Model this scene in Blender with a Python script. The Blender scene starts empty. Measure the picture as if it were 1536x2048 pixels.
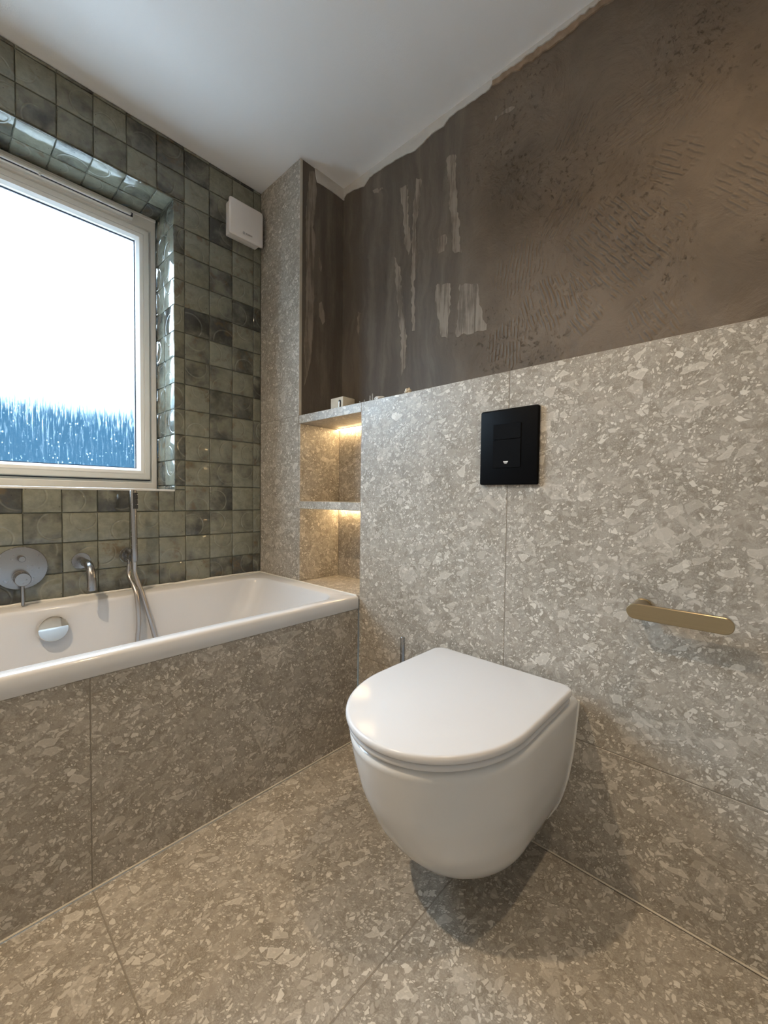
import bpy, bmesh, math, random
from mathutils import Vector, Matrix
random.seed(7)
S = bpy.context.scene
C = S.collection

# ------------------------------------------------------------------ camera
def set_camera():
    yaw, pitch, roll, fpx = 0.7475, -0.0341, 0.0122, 829.17
    f = Vector((math.cos(yaw)*math.cos(pitch), math.sin(yaw)*math.cos(pitch), math.sin(pitch)))
    r = f.cross(Vector((0, 0, 1))).normalized(); u = r.cross(f)
    r2 = r*math.cos(roll)+u*math.sin(roll); u2 = -r*math.sin(roll)+u*math.cos(roll)
    cam = bpy.data.cameras.new('camera'); o = bpy.data.objects.new('camera', cam); C.objects.link(o)
    m = Matrix((r2, u2, -f)).transposed().to_4x4(); m.translation = (-1.0187, -1.7259, 0.8709)
    o.matrix_world = m
    cam.sensor_fit = 'HORIZONTAL'; cam.sensor_width = 36; cam.lens = fpx/1536*36
    cam.clip_start = 0.01; cam.clip_end = 200
    S.camera = o
set_camera()

# ------------------------------------------------------------------ world, exposure
SKY = (0.62, 0.82, 1.0); SKY_STRENGTH = 11.0
w = bpy.data.worlds.new('overcast_sky'); S.world = w; w.use_nodes = True
bg = w.node_tree.nodes['Background']; bg.inputs[0].default_value = (*SKY, 1); bg.inputs[1].default_value = SKY_STRENGTH
S.view_settings.view_transform = 'Standard'; S.view_settings.look = 'None'
S.view_settings.exposure = 1.28; S.view_settings.gamma = 1.0; S.view_settings.use_curve_mapping = False
S.cycles.use_denoising = True; S.cycles.use_adaptive_sampling = True; S.cycles.adaptive_threshold = .07; S.cycles.adaptive_min_samples = 20
S.cycles.max_bounces = 7; S.cycles.diffuse_bounces = 4; S.cycles.glossy_bounces = 3; S.cycles.transparent_max_bounces = 12
S.cycles.caustics_reflective = False; S.cycles.caustics_refractive = False
S.cycles.sample_clamp_indirect = 4.0

# daylight guide at the window opening (a portal gives no light of its own)
pl = bpy.data.lights.new('window_portal', 'AREA'); pl.shape = 'RECTANGLE'; pl.size = 0.95; pl.size_y = 1.14
pl.cycles.is_portal = True
po = bpy.data.objects.new('window_portal', pl); C.objects.link(po)
po.location = (-0.84, 0.27, 1.45); po.rotation_euler = (math.radians(-90), 0, 0)

LAMP_WATT = 38.0; LAMP_COL = (1.0, 0.765, 0.50)
LAMPS = [(-1.35, -0.86, 1.0), (-0.42, -1.80, .33)]   # x, y, share of LAMP_WATT
LED_STRENGTH = 32.0; LED_COL = (1.0, 0.70, 0.36)

# ------------------------------------------------------------------ dimensions (metres; window wall y=0, tiled half wall x=0)
H = 2.2377; W1 = 0.2964; W2 = 0.6672; HL = 1.2049; HR = 0.5201; ND = 0.212; XB = 0.235
XL = -1.72; YB = -2.55
WX0, WX1, WZ0, WZ1 = -1.30, -0.378, 0.893, 2.017
ZJ = 0.3073; YJ = -1.222

# ------------------------------------------------------------------ node helpers
class NT:
    def __init__(s, name):
        s.m = bpy.data.materials.new(name); s.m.use_nodes = True
        s.t = s.m.node_tree; s.n = s.t.nodes; s.l = s.t.links
        s.p = s.n['Principled BSDF']; s.out = s.n['Material Output']
    def new(s, ty, **k):
        x = s.n.new(ty)
        for a, b in k.items(): setattr(x, a, b)
        return x
    def put(s, sock, v):
        if isinstance(v, bpy.types.NodeSocket): s.l.new(v, sock)
        elif v is not None:
            if isinstance(v, (tuple, list)) and sock.type == 'RGBA' and len(v) == 3: v = (*v, 1)
            sock.default_value = v
    def math(s, op, a, b=None, c=None, clamp=False):
        x = s.new('ShaderNodeMath', operation=op, use_clamp=clamp)
        for i, v in enumerate((a, b, c)):
            if v is not None: s.put(x.inputs[i], v)
        return x.outputs[0]
    def vmath(s, op, a, b=None, scale=None):
        x = s.new('ShaderNodeVectorMath', operation=op); s.put(x.inputs[0], a)
        if b is not None: s.put(x.inputs[1], b)
        if scale is not None: s.put(x.inputs['Scale'], scale)
        return x.outputs['Value'] if op in ('LENGTH', 'DISTANCE', 'DOT_PRODUCT') else x.outputs[0]
    def mix(s, f, a, b):
        x = s.new('ShaderNodeMix', data_type='RGBA'); s.put(x.inputs[0], f); s.put(x.inputs[6], a); s.put(x.inputs[7], b)
        return x.outputs[2]
    def noise(s, v, scale, detail=3, rough=.55, dist=0.0):
        x = s.new('ShaderNodeTexNoise'); s.put(x.inputs['Vector'], v); s.put(x.inputs['Scale'], scale)
        x.inputs['Detail'].default_value = detail; x.inputs['Roughness'].default_value = rough; x.inputs['Distortion'].default_value = dist
        return x.outputs
    def voro(s, v, scale, feature='F1'):
        x = s.new('ShaderNodeTexVoronoi', feature=feature); s.put(x.inputs['Vector'], v); s.put(x.inputs['Scale'], scale)
        return x.outputs
    def ss(s, v, a, b, o0=0.0, o1=1.0):
        x = s.new('ShaderNodeMapRange', interpolation_type='SMOOTHSTEP'); s.put(x.inputs[0], v)
        s.put(x.inputs[1], a); s.put(x.inputs[2], b); s.put(x.inputs[3], o0); s.put(x.inputs[4], o1)
        return x.outputs[0]
    def obj(s): return s.new('ShaderNodeTexCoord').outputs['Object']
    def rand(s): return s.new('ShaderNodeObjectInfo').outputs['Random']
    def sep(s, v):
        x = s.new('ShaderNodeSeparateXYZ'); s.put(x.inputs[0], v); return x.outputs
    def comb(s, a, b, c):
        x = s.new('ShaderNodeCombineXYZ'); s.put(x.inputs[0], a); s.put(x.inputs[1], b); s.put(x.inputs[2], c); return x.outputs[0]
    def bump(s, h, strength=.3, dist=.002, normal=None):
        x = s.new('ShaderNodeBump'); s.put(x.inputs['Height'], h); x.inputs['Strength'].default_value = strength; x.inputs['Distance'].default_value = dist
        if normal is not None: s.put(x.inputs['Normal'], normal)
        return x.outputs[0]
    def set(s, **k):
        for a, b in k.items(): s.put(s.p.inputs[a.replace('_', ' ')], b)

def simple(name, col, rough=.5, metal=0., spec=.5, coat=0., noise_amt=.06, noise_scale=40, bump=0.):
    t = NT(name); v = t.obj(); n = t.noise(v, noise_scale, 4)[0]
    lo = tuple(c*(1-noise_amt) for c in col); hi = tuple(min(1, c*(1+noise_amt)) for c in col)
    t.set(Base_Color=t.mix(n, lo, hi), Roughness=rough, Metallic=metal, Specular_IOR_Level=spec, Coat_Weight=coat)
    if bump: t.set(Normal=t.bump(t.noise(v, noise_scale*6, 5)[0], bump, .001))
    return t.m

def terrazzo(name):
    """fine beige stone conglomerate: speckled matrix, angular pale shards in four sizes"""
    t = NT(name)
    uv = t.new('ShaderNodeUVMap').outputs[0]; r = t.rand()
    v = t.vmath('ADD', uv, t.comb(t.math('MULTIPLY', r, 31.7), t.math('MULTIPLY', r, 17.3), 0.0))
    def n2(vec, scale, detail, rough=.6, c=0):
        x = t.new('ShaderNodeTexNoise', noise_dimensions='2D'); t.put(x.inputs['Vector'], vec); x.inputs['Scale'].default_value = scale
        x.inputs['Detail'].default_value = detail; x.inputs['Roughness'].default_value = rough
        return x.outputs[c]
    def v2(vec, scale, feature='F1'):
        x = t.new('ShaderNodeTexVoronoi', feature=feature, voronoi_dimensions='2D'); t.put(x.inputs['Vector'], vec); x.inputs['Scale'].default_value = scale
        return x.outputs
    nz = n2(v, 10, 3, .55, 1)
    wv = t.vmath('ADD', v, t.vmath('SCALE', t.vmath('SUBTRACT', nz, (.5, .5, .5)), scale=.030))
    nf = n2(v, 75, 2, .5, 1)
    wv = t.vmath('ADD', wv, t.vmath('SCALE', t.vmath('SUBTRACT', nf, (.5, .5, .5)), scale=.0045))
    base_n = n2(v, 12, 4, .65)
    mid_n = n2(wv, 55, 3, .6)
    fine = n2(v, 330, 2, .7)
    col = t.mix(t.ss(base_n, .3, .72), (.255, .226, .187), (.360, .326, .280))
    col = t.mix(t.ss(fine, .38, .72, 0, .55), col, (.50, .46, .40))
    col = t.mix(t.ss(mid_n, .50, .66, 0, .55), col, (.225, .194, .155))
    def shear(k, ax, ay, off):
        q = t.sep(wv)
        return t.comb(t.math('ADD', t.math('MULTIPLY_ADD', q[1], k, t.math('MULTIPLY', q[0], ax)), off), t.math('MULTIPLY', q[1], ay), 0.0)
    def layer(col, vec, scale, keep, tmin, tmax, lo, hi, op, edge=.05, ring=0.0, tex=None):
        f1 = v2(vec, scale); s3 = t.new('ShaderNodeSeparateColor'); t.put(s3.inputs[0], f1['Color'])
        e = v2(vec, scale, 'DISTANCE_TO_EDGE')['Distance']
        thr = t.math('MULTIPLY_ADD', s3.outputs[2], tmax-tmin, tmin)
        d = t.math('SUBTRACT', e, thr)
        m = t.math('MULTIPLY', t.ss(d, 0, edge), t.math('LESS_THAN', s3.outputs[0], keep))
        cc = t.mix(t.math('POWER', s3.outputs[1], 1.2), lo, hi)
        if tex is not None: cc = t.mix(tex, cc, col)
        a = t.math('MULTIPLY', m, op)
        if ring: a = t.math('MULTIPLY', a, t.ss(d, .03, .16, 1.0, 1.0-ring))
        return t.mix(a, col, cc)
    col = layer(col, shear(.3, 1.0, .85, 0.0), 190, .50, .03, .25, (.30, .265, .22), (.76, .72, .65), .85, .08)
    col = layer(col, shear(-.4, .85, 1.05, 3.0), 95, .34, .03, .26, (.30, .265, .22), (.74, .70, .63), .85, .07)
    col = layer(col, shear(.35, .85, 1.1, 7.0), 44, .20, .03, .27, (.35, .31, .26), (.68, .64, .57), .8, .04, .25)
    tex = t.ss(mid_n, .35, .7, .05, .6)
    col = layer(col, shear(-.25, .85, 1.0, 11.0), 20, .17, .04, .26, (.36, .325, .275), (.62, .58, .515), .8, .02, .45, tex)
    col = layer(col, shear(.2, 1.0, .85, 17.0), 9, .15, .06, .26, (.35, .315, .265), (.56, .52, .455), .62, .015, .7, tex)
    t.set(Base_Color=col, Roughness=t.ss(base_n, .3, .7, .34, .46), Specular_IOR_Level=.45)
    return t.m

def zellige(name):
    t = NT(name); v = t.obj(); r = t.rand()
    off = t.comb(t.math('MULTIPLY', r, 37.0), t.math('MULTIPLY', r, 71.0), t.math('MULTIPLY', r, 13.0))
    vv = t.vmath('ADD', v, off)
    r2 = t.math('FRACT', t.math('MULTIPLY', r, 57.31)); r3 = t.math('FRACT', t.math('MULTIPLY', r, 191.7))
    n1 = t.noise(vv, 11, 4, .62, .2)[0]; n2 = t.noise(vv, 45, 5, .65)[0]; n3 = t.noise(vv, 22, 4, .6)[0]
    base = t.mix(t.ss(n2, .3, .7), (.165, .167, .126), (.245, .246, .190))
    base = t.mix(t.math('MULTIPLY', r2, .45), base, (.245, .255, .215))
    # dark smoke patches, stronger on some tiles
    bias = t.math('MULTIPLY_ADD', t.math('POWER', r3, 1.4), .40, -.19)
    dark = t.ss(t.math('ADD', t.math('ADD', n1, bias), t.math('MULTIPLY', t.math('SUBTRACT', n2, .5), .25)), .38, .78)
    base = t.mix(t.math('MULTIPLY', dark, .95), base, (.046, .048, .046))
    rust = t.math('MULTIPLY', t.ss(n3, .52, .70), t.ss(r2, .40, .65))
    base = t.mix(t.math('MULTIPLY', rust, .7), base, (.135, .098, .052))
    # pin holes
    ph = t.voro(vv, 38); pin = t.math('LESS_THAN', ph['Distance'], .055)
    base = t.mix(t.math('MULTIPLY', pin, .8), base, (.02, .02, .018))
    # pressed crescent moulding
    cx = t.math('MULTIPLY_ADD', r2, .02, .022); cy = t.math('MULTIPLY_ADD', r3, .03, -.015)
    d = t.vmath('DISTANCE', v, t.comb(cx, cy, 0))
    rg = t.math('ABSOLUTE', t.math('SUBTRACT', d, t.math('MULTIPLY_ADD', r3, .012, .036)))
    ring = t.math('MULTIPLY', t.ss(rg, 0.0003, .0042, 1, 0), t.ss(r2, .12, .2))
    ring = t.math('MULTIPLY', ring, t.ss(t.noise(vv, 20, 2)[0], .30, .48))
    base = t.mix(t.math('MULTIPLY', ring, .28), base, (.30, .31, .26))
    dome = t.math('MULTIPLY', t.math('POWER', t.math('DIVIDE', t.vmath('LENGTH', t.vmath('MULTIPLY', v, (1, 1, 0))), .05), 2.0), -4.0)
    hgt = t.math('ADD', t.math('MULTIPLY_ADD', ring, -1.0, dome), t.math('ADD', t.math('MULTIPLY', t.noise(vv, 17, 1)[0], 2.0), t.math('MULTIPLY', n2, .07)))
    t.set(Base_Color=base, Roughness=t.ss(n2, .3, .8, .05, .14), Specular_IOR_Level=.6, Normal=t.bump(hgt, 1.0, .001))
    return t.m

def plaster(name):
    """brown rough adhesive coat: streaky and smooth toward the corner, combed and pitted further along"""
    t = NT(name); v = t.obj(); s = t.sep(v); Y, Z = s[1], s[2]
    n = t.noise(v, 3.2, 4, .6)[0]; nf = t.noise(v, 70, 4, .7)[0]
    stretch = t.comb(t.math('MULTIPLY', s[0], 22.0), t.math('MULTIPLY_ADD', Y, 17.0, t.math('MULTIPLY', n, 2.2)), t.math('MULTIPLY', Z, 1.9))
    st = t.noise(stretch, 1.0, 5, .6)[0]
    right = t.ss(t.math('ADD', Y, t.math('MULTIPLY', t.math('SUBTRACT', n, .5), .35)), -.80, -1.02)   # 1 on the rough part
    smooth_col = t.mix(t.ss(st, .38, .78), (.126, .105, .086), (.215, .183, .150))
    rough_col = t.mix(t.ss(n, .3, .7), (.132, .103, .077), (.212, .168, .127))
    col = t.mix(right, smooth_col, rough_col)
    col = t.mix(t.ss(nf, .55, .8, 0, .35), col, (.10, .083, .067))
    # combed trowel marks: (y, z, radius, angle, strength)
    comb = None
    warp = t.math('MULTIPLY', t.math('SUBTRACT', t.noise(v, 11, 3)[0], .5), .02)
    wob = t.noise(v, 30, 2)[0]; blob = t.math('SUBTRACT', t.noise(v, 14, 2)[0], .5)
    for (cy, cz, rad, ang, k) in [(-1.288, 1.929, .07, 62, .8), (-1.271, 1.691, .075, 55, .8), (-1.134, 1.60, .10, 85, .9), (-1.40, 1.56, .15, -52, 1.2),
                                  (-1.24, 1.46, .10, -72, 1.2), (-1.093, 1.37, .085, 88, 1.1), (-1.46, 1.86, .09, 15, .7), (-1.55, 1.825, .06, 45, .7), (-1.523, 1.717, .07, -40, .8),
                                  (-1.325, 1.40, .06, -55, 1.0), (-1.50, 1.34, .08, -60, .7), (-1.72, 1.62, .12, -50, .7), (-1.85, 1.95, .15, 40, .7)]:
        a = math.radians(ang)
        dy = t.math('SUBTRACT', Y, cy); dz = t.math('SUBTRACT', Z, cz)
        u = t.math('ADD', t.math('MULTIPLY', dy, math.sin(a)), t.math('MULTIPLY', dz, math.cos(a)))
        u = t.math('ADD', u, warp)
        wave = t.math('POWER', t.math('MULTIPLY_ADD', t.math('SINE', t.math('MULTIPLY', u, 2*math.pi/.0125)), .5, .5), 2.0)
        d2 = t.math('SQRT', t.math('ADD', t.math('POWER', dy, 2.0), t.math('POWER', dz, 2.0)))
        m = t.ss(t.math('ADD', d2, t.math('MULTIPLY', blob, rad*1.5)), rad*.65, rad*1.0, k, 0)
        m = t.math('MULTIPLY', m, t.math('MULTIPLY', wave, t.ss(wob, .38, .55)))
        comb = m if comb is None else t.math('MAXIMUM', comb, m)
    col = t.mix(t.math('MULTIPLY', comb, .30, clamp=True), col, (.29, .24, .19))
    pits = t.math('MULTIPLY', t.ss(t.noise(v, 55, 6, .75)[0], .56, .70), t.ss(t.noise(v, 3.5, 3)[0], .46, .6))
    pits = t.math('MULTIPLY', pits, right)
    lump = t.noise(v, 7, 6, .6, .6)[0]
    h = t.math('ADD', t.math('MULTIPLY', comb, .8), t.math('SUBTRACT', t.math('MULTIPLY', lump, t.math('MULTIPLY_ADD', right, 2.2, .9)), t.math('MULTIPLY', pits, .7)))
    h = t.math('ADD', h, t.math('MULTIPLY', nf, .2))
    h = t.math('ADD', h, t.math('MULTIPLY', st, t.math('MULTIPLY_ADD', right, -.5, .6)))
    t.set(Base_Color=col, Roughness=t.math('MULTIPLY_ADD', right, .12, .62), Specular_IOR_Level=.35, Normal=t.bump(h, .8, .006))
    return t.m

def ceiling_mat(name):
    t = NT(name); v = t.obj()
    n = t.noise(v, 260, 4, .6)[0]
    t.set(Base_Color=t.mix(t.noise(v, 3, 3)[0], (.86, .855, .865), (.89, .885, .895)), Roughness=.75, Specular_IOR_Level=.25, Normal=t.bump(n, .25, .0012))
    return t.m

def brushed(name, col, rough):
    t = NT(name); v = t.obj(); s = t.sep(v)
    n = t.noise(t.comb(t.math('MULTIPLY', s[0], 6.0), t.math('MULTIPLY', s[1], 6.0), t.math('MULTIPLY', s[2], 900.0)), 1.0, 3)[0]
    spots = t.ss(t.noise(v, 90, 3)[0], .62, .72)
    t.set(Base_Color=t.mix(n, tuple(c*.85 for c in col), col), Metallic=1.0, Roughness=t.math('ADD', t.math('MULTIPLY_ADD', n, .10, rough), t.math('MULTIPLY', spots, .08)))
    return t.m

def wet_glass(name):
    """clear pane with condensation: fog film and runs of drops on its lower part"""
    t = NT(name); v = t.obj(); s = t.sep(v)
    X, Z = s[0], t.math('ADD', s[2], WZ0)     # height above the floor
    run = t.noise(t.comb(t.math('MULTIPLY', X, 95.0), 0.0, t.math('MULTIPLY', Z, 5.0)), 1.0, 4, .6)[0]
    run2 = t.noise(t.comb(t.math('MULTIPLY', X, 190.0), 3.0, t.math('MULTIPLY', Z, 16.0)), 1.0, 4, .65)[0]
    drops = t.voro(t.comb(t.math('MULTIPLY', X, 1.0), 0.0, t.math('MULTIPLY', Z, .6)), 95)['Distance']
    dm = t.math('MULTIPLY', t.ss(drops, .12, .24, 1, 0), t.ss(t.noise(v, 30, 3)[0], .45, .6))
    fine = t.noise(v, 420, 3, .7)[0]
    # the film thins out above a ragged line about 0.3 m over the sill
    edge = t.math('ADD', Z, t.math('MULTIPLY', t.math('SUBTRACT', run, .5), .10))
    film = t.ss(edge, 1.42, 1.28)
    upper = t.ss(Z, 1.03, 1.26)
    upper = t.math('POWER', upper, 2.0)
    streak = t.math('MULTIPLY', t.ss(run2, .52, .70), t.math('MULTIPLY_ADD', upper, .60, .05))
    streak = t.math('ADD', streak, t.math('MULTIPLY', t.ss(run, .58, .70), t.math('MULTIPLY_ADD', upper, .70, .03)))
    f = t.math('ADD', t.math('ADD', streak, t.math('MULTIPLY_ADD', t.math('POWER', t.ss(t.math('ADD', Z, t.math('ADD', t.math('MULTIPLY', t.math('SUBTRACT', run, .5), .16), t.math('MULTIPLY', t.math('SUBTRACT', run2, .5), .10))), 1.13, 1.29), 2.2), .9, .006)), t.math('ADD', t.math('MULTIPLY', dm, .22), t.math('MULTIPLY', t.ss(fine, .5, .75), .02)))
    f = t.math('MULTIPLY', f, film, clamp=True)
    tr = t.new('ShaderNodeBsdfTransparent'); tr.inputs[0].default_value = (.97, .985, 1, 1)
    tl = t.new('ShaderNodeBsdfTranslucent'); tl.inputs[0].default_value = (.80, .90, .95, 1)
    gl = t.new('ShaderNodeBsdfGlossy'); gl.inputs['Roughness'].default_value = .03
    t.put(gl.inputs['Normal'], t.bump(t.math('ADD', run2, dm), .3, .002))
    m1 = t.new('ShaderNodeMixShader'); t.put(m1.inputs[0], t.math('MULTIPLY', f, .75)); t.l.new(tr.outputs[0], m1.inputs[1]); t.l.new(tl.outputs[0], m1.inputs[2])
    fr = t.new('ShaderNodeFresnel'); fr.inputs[0].default_value = 1.35
    m2 = t.new('ShaderNodeMixShader'); t.put(m2.inputs[0], t.math('MULTIPLY', fr.outputs[0], .6)); t.l.new(m1.outputs[0], m2.inputs[1]); t.l.new(gl.outputs[0], m2.inputs[2])
    t.l.new(m2.outputs[0], t.out.inputs[0])
    return t.m

def emit(name, col, strength):
    t = NT(name); t.set(Base_Color=(.8, .8, .8), Emission_Color=col, Emission_Strength=strength); return t.m

def smear_mat(name):
    t = NT(name); v = t.obj(); q = t.sep(v)
    st = t.noise(t.comb(t.math('MULTIPLY', q[0], 90.0), t.math('MULTIPLY', q[1], 90.0), t.math('MULTIPLY', q[2], 7.0)), 1.0, 4, .65)[0]
    n = t.noise(v, 9, 3)[0]
    f = t.ss(t.math('ADD', st, t.math('MULTIPLY', t.math('SUBTRACT', n, .5), .7)), .32, .62)
    t.set(Base_Color=t.mix(f, (.165, .137, .111), (.33, .285, .235)), Roughness=.7, Specular_IOR_Level=.3, Normal=t.bump(st, .3, .002))
    return t.m
M = dict(
    terrazzo=terrazzo('terrazzo_stone'), zellige=zellige('green_zellige_glaze'), plaster=plaster('brown_plaster'),
    ceiling=ceiling_mat('ceiling_paint'),
    skim=smear_mat('pale_skim_smear'),
    whiteskim=simple('white_skim', (.62, .60, .57), .8, noise_amt=.1, noise_scale=25, bump=.3),
    torn=simple('torn_board_edge', (.33, .24, .17), .9, noise_amt=.6, noise_scale=55, bump=.6),
    grout=simple('sage_grout', (.16, .165, .13), .85, noise_amt=.2, noise_scale=60),
    joint=simple('stone_grout', (.26, .232, .194), .85, noise_amt=.1),
    silicone=simple('beige_silicone', (.55, .50, .42), .45, noise_amt=.1),
    silicone_white=simple('white_silicone', (.75, .74, .70), .35, noise_amt=.05, noise_scale=20),
    upvc=simple('white_upvc', (.88, .88, .87), .3, noise_amt=.02),
    gasket=simple('dark_gasket', (.03, .04, .07), .6),
    glass=wet_glass('condensation_glass'),
    acrylic=simple('white_bath_enamel', (.66, .665, .68), .10, spec=.5, noise_amt=.015, noise_scale=5),
    ceramic=simple('white_ceramic', (.66, .66, .66), .07, spec=.55, noise_amt=.01, noise_scale=5),
    seat=simple('white_duroplast', (.63, .625, .635), .16, spec=.45, noise_amt=.01, noise_scale=5),
    steel=brushed('brushed_steel', (.38, .37, .365), .20),
    chrome=simple('chrome', (.80, .78, .74), .05, 1.0, noise_amt=.04, noise_scale=70),
    hose=simple('steel_hose', (.50, .47, .45), .28, 1.0, noise_amt=.1, noise_scale=300),
    brass=brushed('brushed_brass', (.46, .37, .235), .26),
    black=simple('matt_black_plastic', (.0025, .0025, .003), .45, spec=.07, noise_amt=.2),
    dark=simple('dark_rubber', (.02, .02, .02), .6),
    logo_grey=simple('grey_print', (.30, .29, .29), .5),
    logo_white=simple('silver_print', (.75, .75, .75), .4),
    fanwhite=simple('warm_white_plastic', (.78, .74, .71), .4, noise_amt=.02),
    cream=simple('cream_plastic', (.70, .64, .52), .5, noise_amt=.05),
    paint=simple('pale_wall_paint', (.66, .63, .58), .8, noise_amt=.05, noise_scale=3),
    slate=simple('blue_grey_render', (.0038, .0128, .020), 1.0, spec=0.0, noise_amt=.3, noise_scale=.8),
    ground=simple('bounce_ground', (.46, .45, .43), .95, spec=0.0, noise_amt=.3, noise_scale=2),
    led=emit('warm_led', LED_COL, LED_STRENGTH), lamp=emit('lamp_lens', LAMP_COL, 12.0),
)

# ------------------------------------------------------------------ mesh helpers
def link(name, me, mat, parent=None):
    o = bpy.data.objects.new(name, me); C.objects.link(o)
    if mat is not None and not me.materials: me.materials.append(mat)
    if parent is not None: o.parent = parent
    return o
def tag(o, label, cat, group=None):
    o['label'] = label; o['category'] = cat
    if group: o['group'] = group
    return o
def struct(o, label=None):
    o['kind'] = 'structure'
    if label: o['label'] = label
    return o
def empty(name, loc=(0, 0, 0)):
    o = bpy.data.objects.new(name, None); o.empty_display_size = .05; o.location = loc; C.objects.link(o); return o
def bm_new(): return bmesh.new()
def finish(bm, name, smooth=False, angle=40):
    bmesh.ops.recalc_face_normals(bm, faces=bm.faces)
    me = bpy.data.meshes.new(name); bm.to_mesh(me); bm.free()
    if smooth:
        for p in me.polygons: p.use_smooth = True
        me.set_sharp_from_angle(angle=math.radians(angle))
    return me
def add_box(bm, x0, x1, y0, y1, z0, z1, bev=0.0, seg=1):
    vs = [bm.verts.new((x, y, z)) for x in (min(x0, x1), max(x0, x1)) for y in (min(y0, y1), max(y0, y1)) for z in (min(z0, z1), max(z0, z1))]
    idx = [(0, 1, 3, 2), (4, 6, 7, 5), (0, 4, 5, 1), (2, 3, 7, 6), (0, 2, 6, 4), (1, 5, 7, 3)]
    fs = [bm.faces.new([vs[i] for i in f]) for f in idx]
    if bev:
        es = list({e for f in fs for e in f.edges})
        bmesh.ops.bevel(bm, geom=es, offset=bev, segments=seg, profile=.5, affect='EDGES')
def box(name, x0, x1, y0, y1, z0, z1, mat, parent=None, bev=0.0, seg=1):
    bm = bm_new(); add_box(bm, x0, x1, y0, y1, z0, z1, bev, seg)
    off = parent_off(parent)
    if off: bmesh.ops.translate(bm, verts=bm.verts, vec=-off)
    return link(name, finish(bm, name, bev > 0 and seg > 1), mat, parent)
def parent_off(parent):
    """children of an Empty are built in the Empty's own coordinates"""
    o = Vector((0, 0, 0)); p = parent
    while p is not None:
        o = o + p.location; p = p.parent
    return o if o.length > 0 else None
def mesh_world(name, bm, mat, parent=None, smooth=True, angle=40):
    off = parent_off(parent)
    if off: bmesh.ops.translate(bm, verts=bm.verts, vec=-off)
    return link(name, finish(bm, name, smooth, angle), mat, parent)
def frame_axes(d):
    d = Vector(d).normalized(); a = Vector((0, 0, 1)) if abs(d.z) < .9 else Vector((1, 0, 0))
    u = d.cross(a).normalized(); return u, d.cross(u)
def add_loops(bm, loops, cap0=True, cap1=True, close=True):
    rows = [[bm.verts.new(p) for p in L] for L in loops]
    n = len(rows[0])
    for a, b in zip(rows, rows[1:]):
        for i in range(n if close else n-1):
            j = (i+1) % n
            bm.faces.new((a[i], a[j], b[j], b[i]))
    if cap0: bm.faces.new(rows[0][::-1])
    if cap1: bm.faces.new(rows[-1])
    return rows
def add_tube(bm, pts, r, n=16):
    pts = [Vector(p) for p in pts]; rs = r if isinstance(r, (list, tuple)) else [r]*len(pts)
    loops = []; u = None
    for i, p in enumerate(pts):
        d = (pts[min(i+1, len(pts)-1)]-pts[max(i-1, 0)]).normalized()
        if u is None: u, _ = frame_axes(d)
        u = (u-d*u.dot(d)).normalized(); v = d.cross(u)
        loops.append([p+(u*math.cos(2*math.pi*k/n)+v*math.sin(2*math.pi*k/n))*rs[i] for k in range(n)])
    add_loops(bm, loops)
def add_lathe(bm, origin, axis, prof, n=32):
    """prof: list of (distance along axis, radius)"""
    o = Vector(origin); a = Vector(axis).normalized(); u, v = frame_axes(a)
    loops = [[o+a*h+(u*math.cos(2*math.pi*k/n)+v*math.sin(2*math.pi*k/n))*max(r, 1e-4) for k in range(n)] for h, r in prof]
    add_loops(bm, loops)
def spline(pts, n=8):
    P = [Vector(p) for p in pts]; P = [2*P[0]-P[1]]+P+[2*P[-1]-P[-2]]; out = []
    for i in range(1, len(P)-2):
        for k in range(n):
            t = k/n; a, b, c, d = P[i-1:i+3]
            out.append(.5*((2*b)+(c-a)*t+(2*a-5*b+4*c-d)*t*t+(3*b-a-3*c+d)*t**3))
    out.append(P[-2]); return out
def rrect(x0, x1, y0, y1, r, n=8):
    """rounded rectangle, counter-clockwise 2D points"""
    out = []
    for cx, cy, a0 in ((x1-r, y1-r, 0), (x0+r, y1-r, 90), (x0+r, y0+r, 180), (x1-r, y0+r, 270)):
        for k in range(n+1):
            a = math.radians(a0+90*k/n); out.append((cx+r*math.cos(a), cy+r*math.sin(a)))
    return out
def add_poly(bm, pts, offset):
    """prism from a planar outline and an extrusion vector"""
    a = [bm.verts.new(p) for p in pts]; b = [bm.verts.new(Vector(p)+Vector(offset)) for p in pts]
    bm.faces.new(a); bm.faces.new(b[::-1]); n = len(a)
    for i in range(n): bm.faces.new((a[i], b[i], b[(i+1) % n], a[(i+1) % n]))

# ================================================================== SETTING
G = .0011   # half a joint between stone slabs
def slab(name, x0, x1, y0, y1, z0, z1, parent, bev=.0008):
    o = box(name, x0, x1, y0, y1, z0, z1, M['terrazzo'], parent, bev)
    me = o.data; uvl = me.uv_layers.new(name='UVMap')
    for p in me.polygons:                      # metric box mapping, one metre per unit
        n = p.normal; ax = max(range(3), key=lambda k: abs(n[k])); ij = [k for k in range(3) if k != ax]
        for li in p.loop_indices:
            c = me.vertices[me.loops[li].vertex_index].co
            uvl.data[li].uv = (c[ij[0]]+ax*3.3, c[ij[1]]+ax*1.7)
    return o
def grout(x0, x1, y0, y1, z0, z1, parent):
    return box('grout_line', x0, x1, y0, y1, z0, z1, M['joint'], parent)

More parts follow.
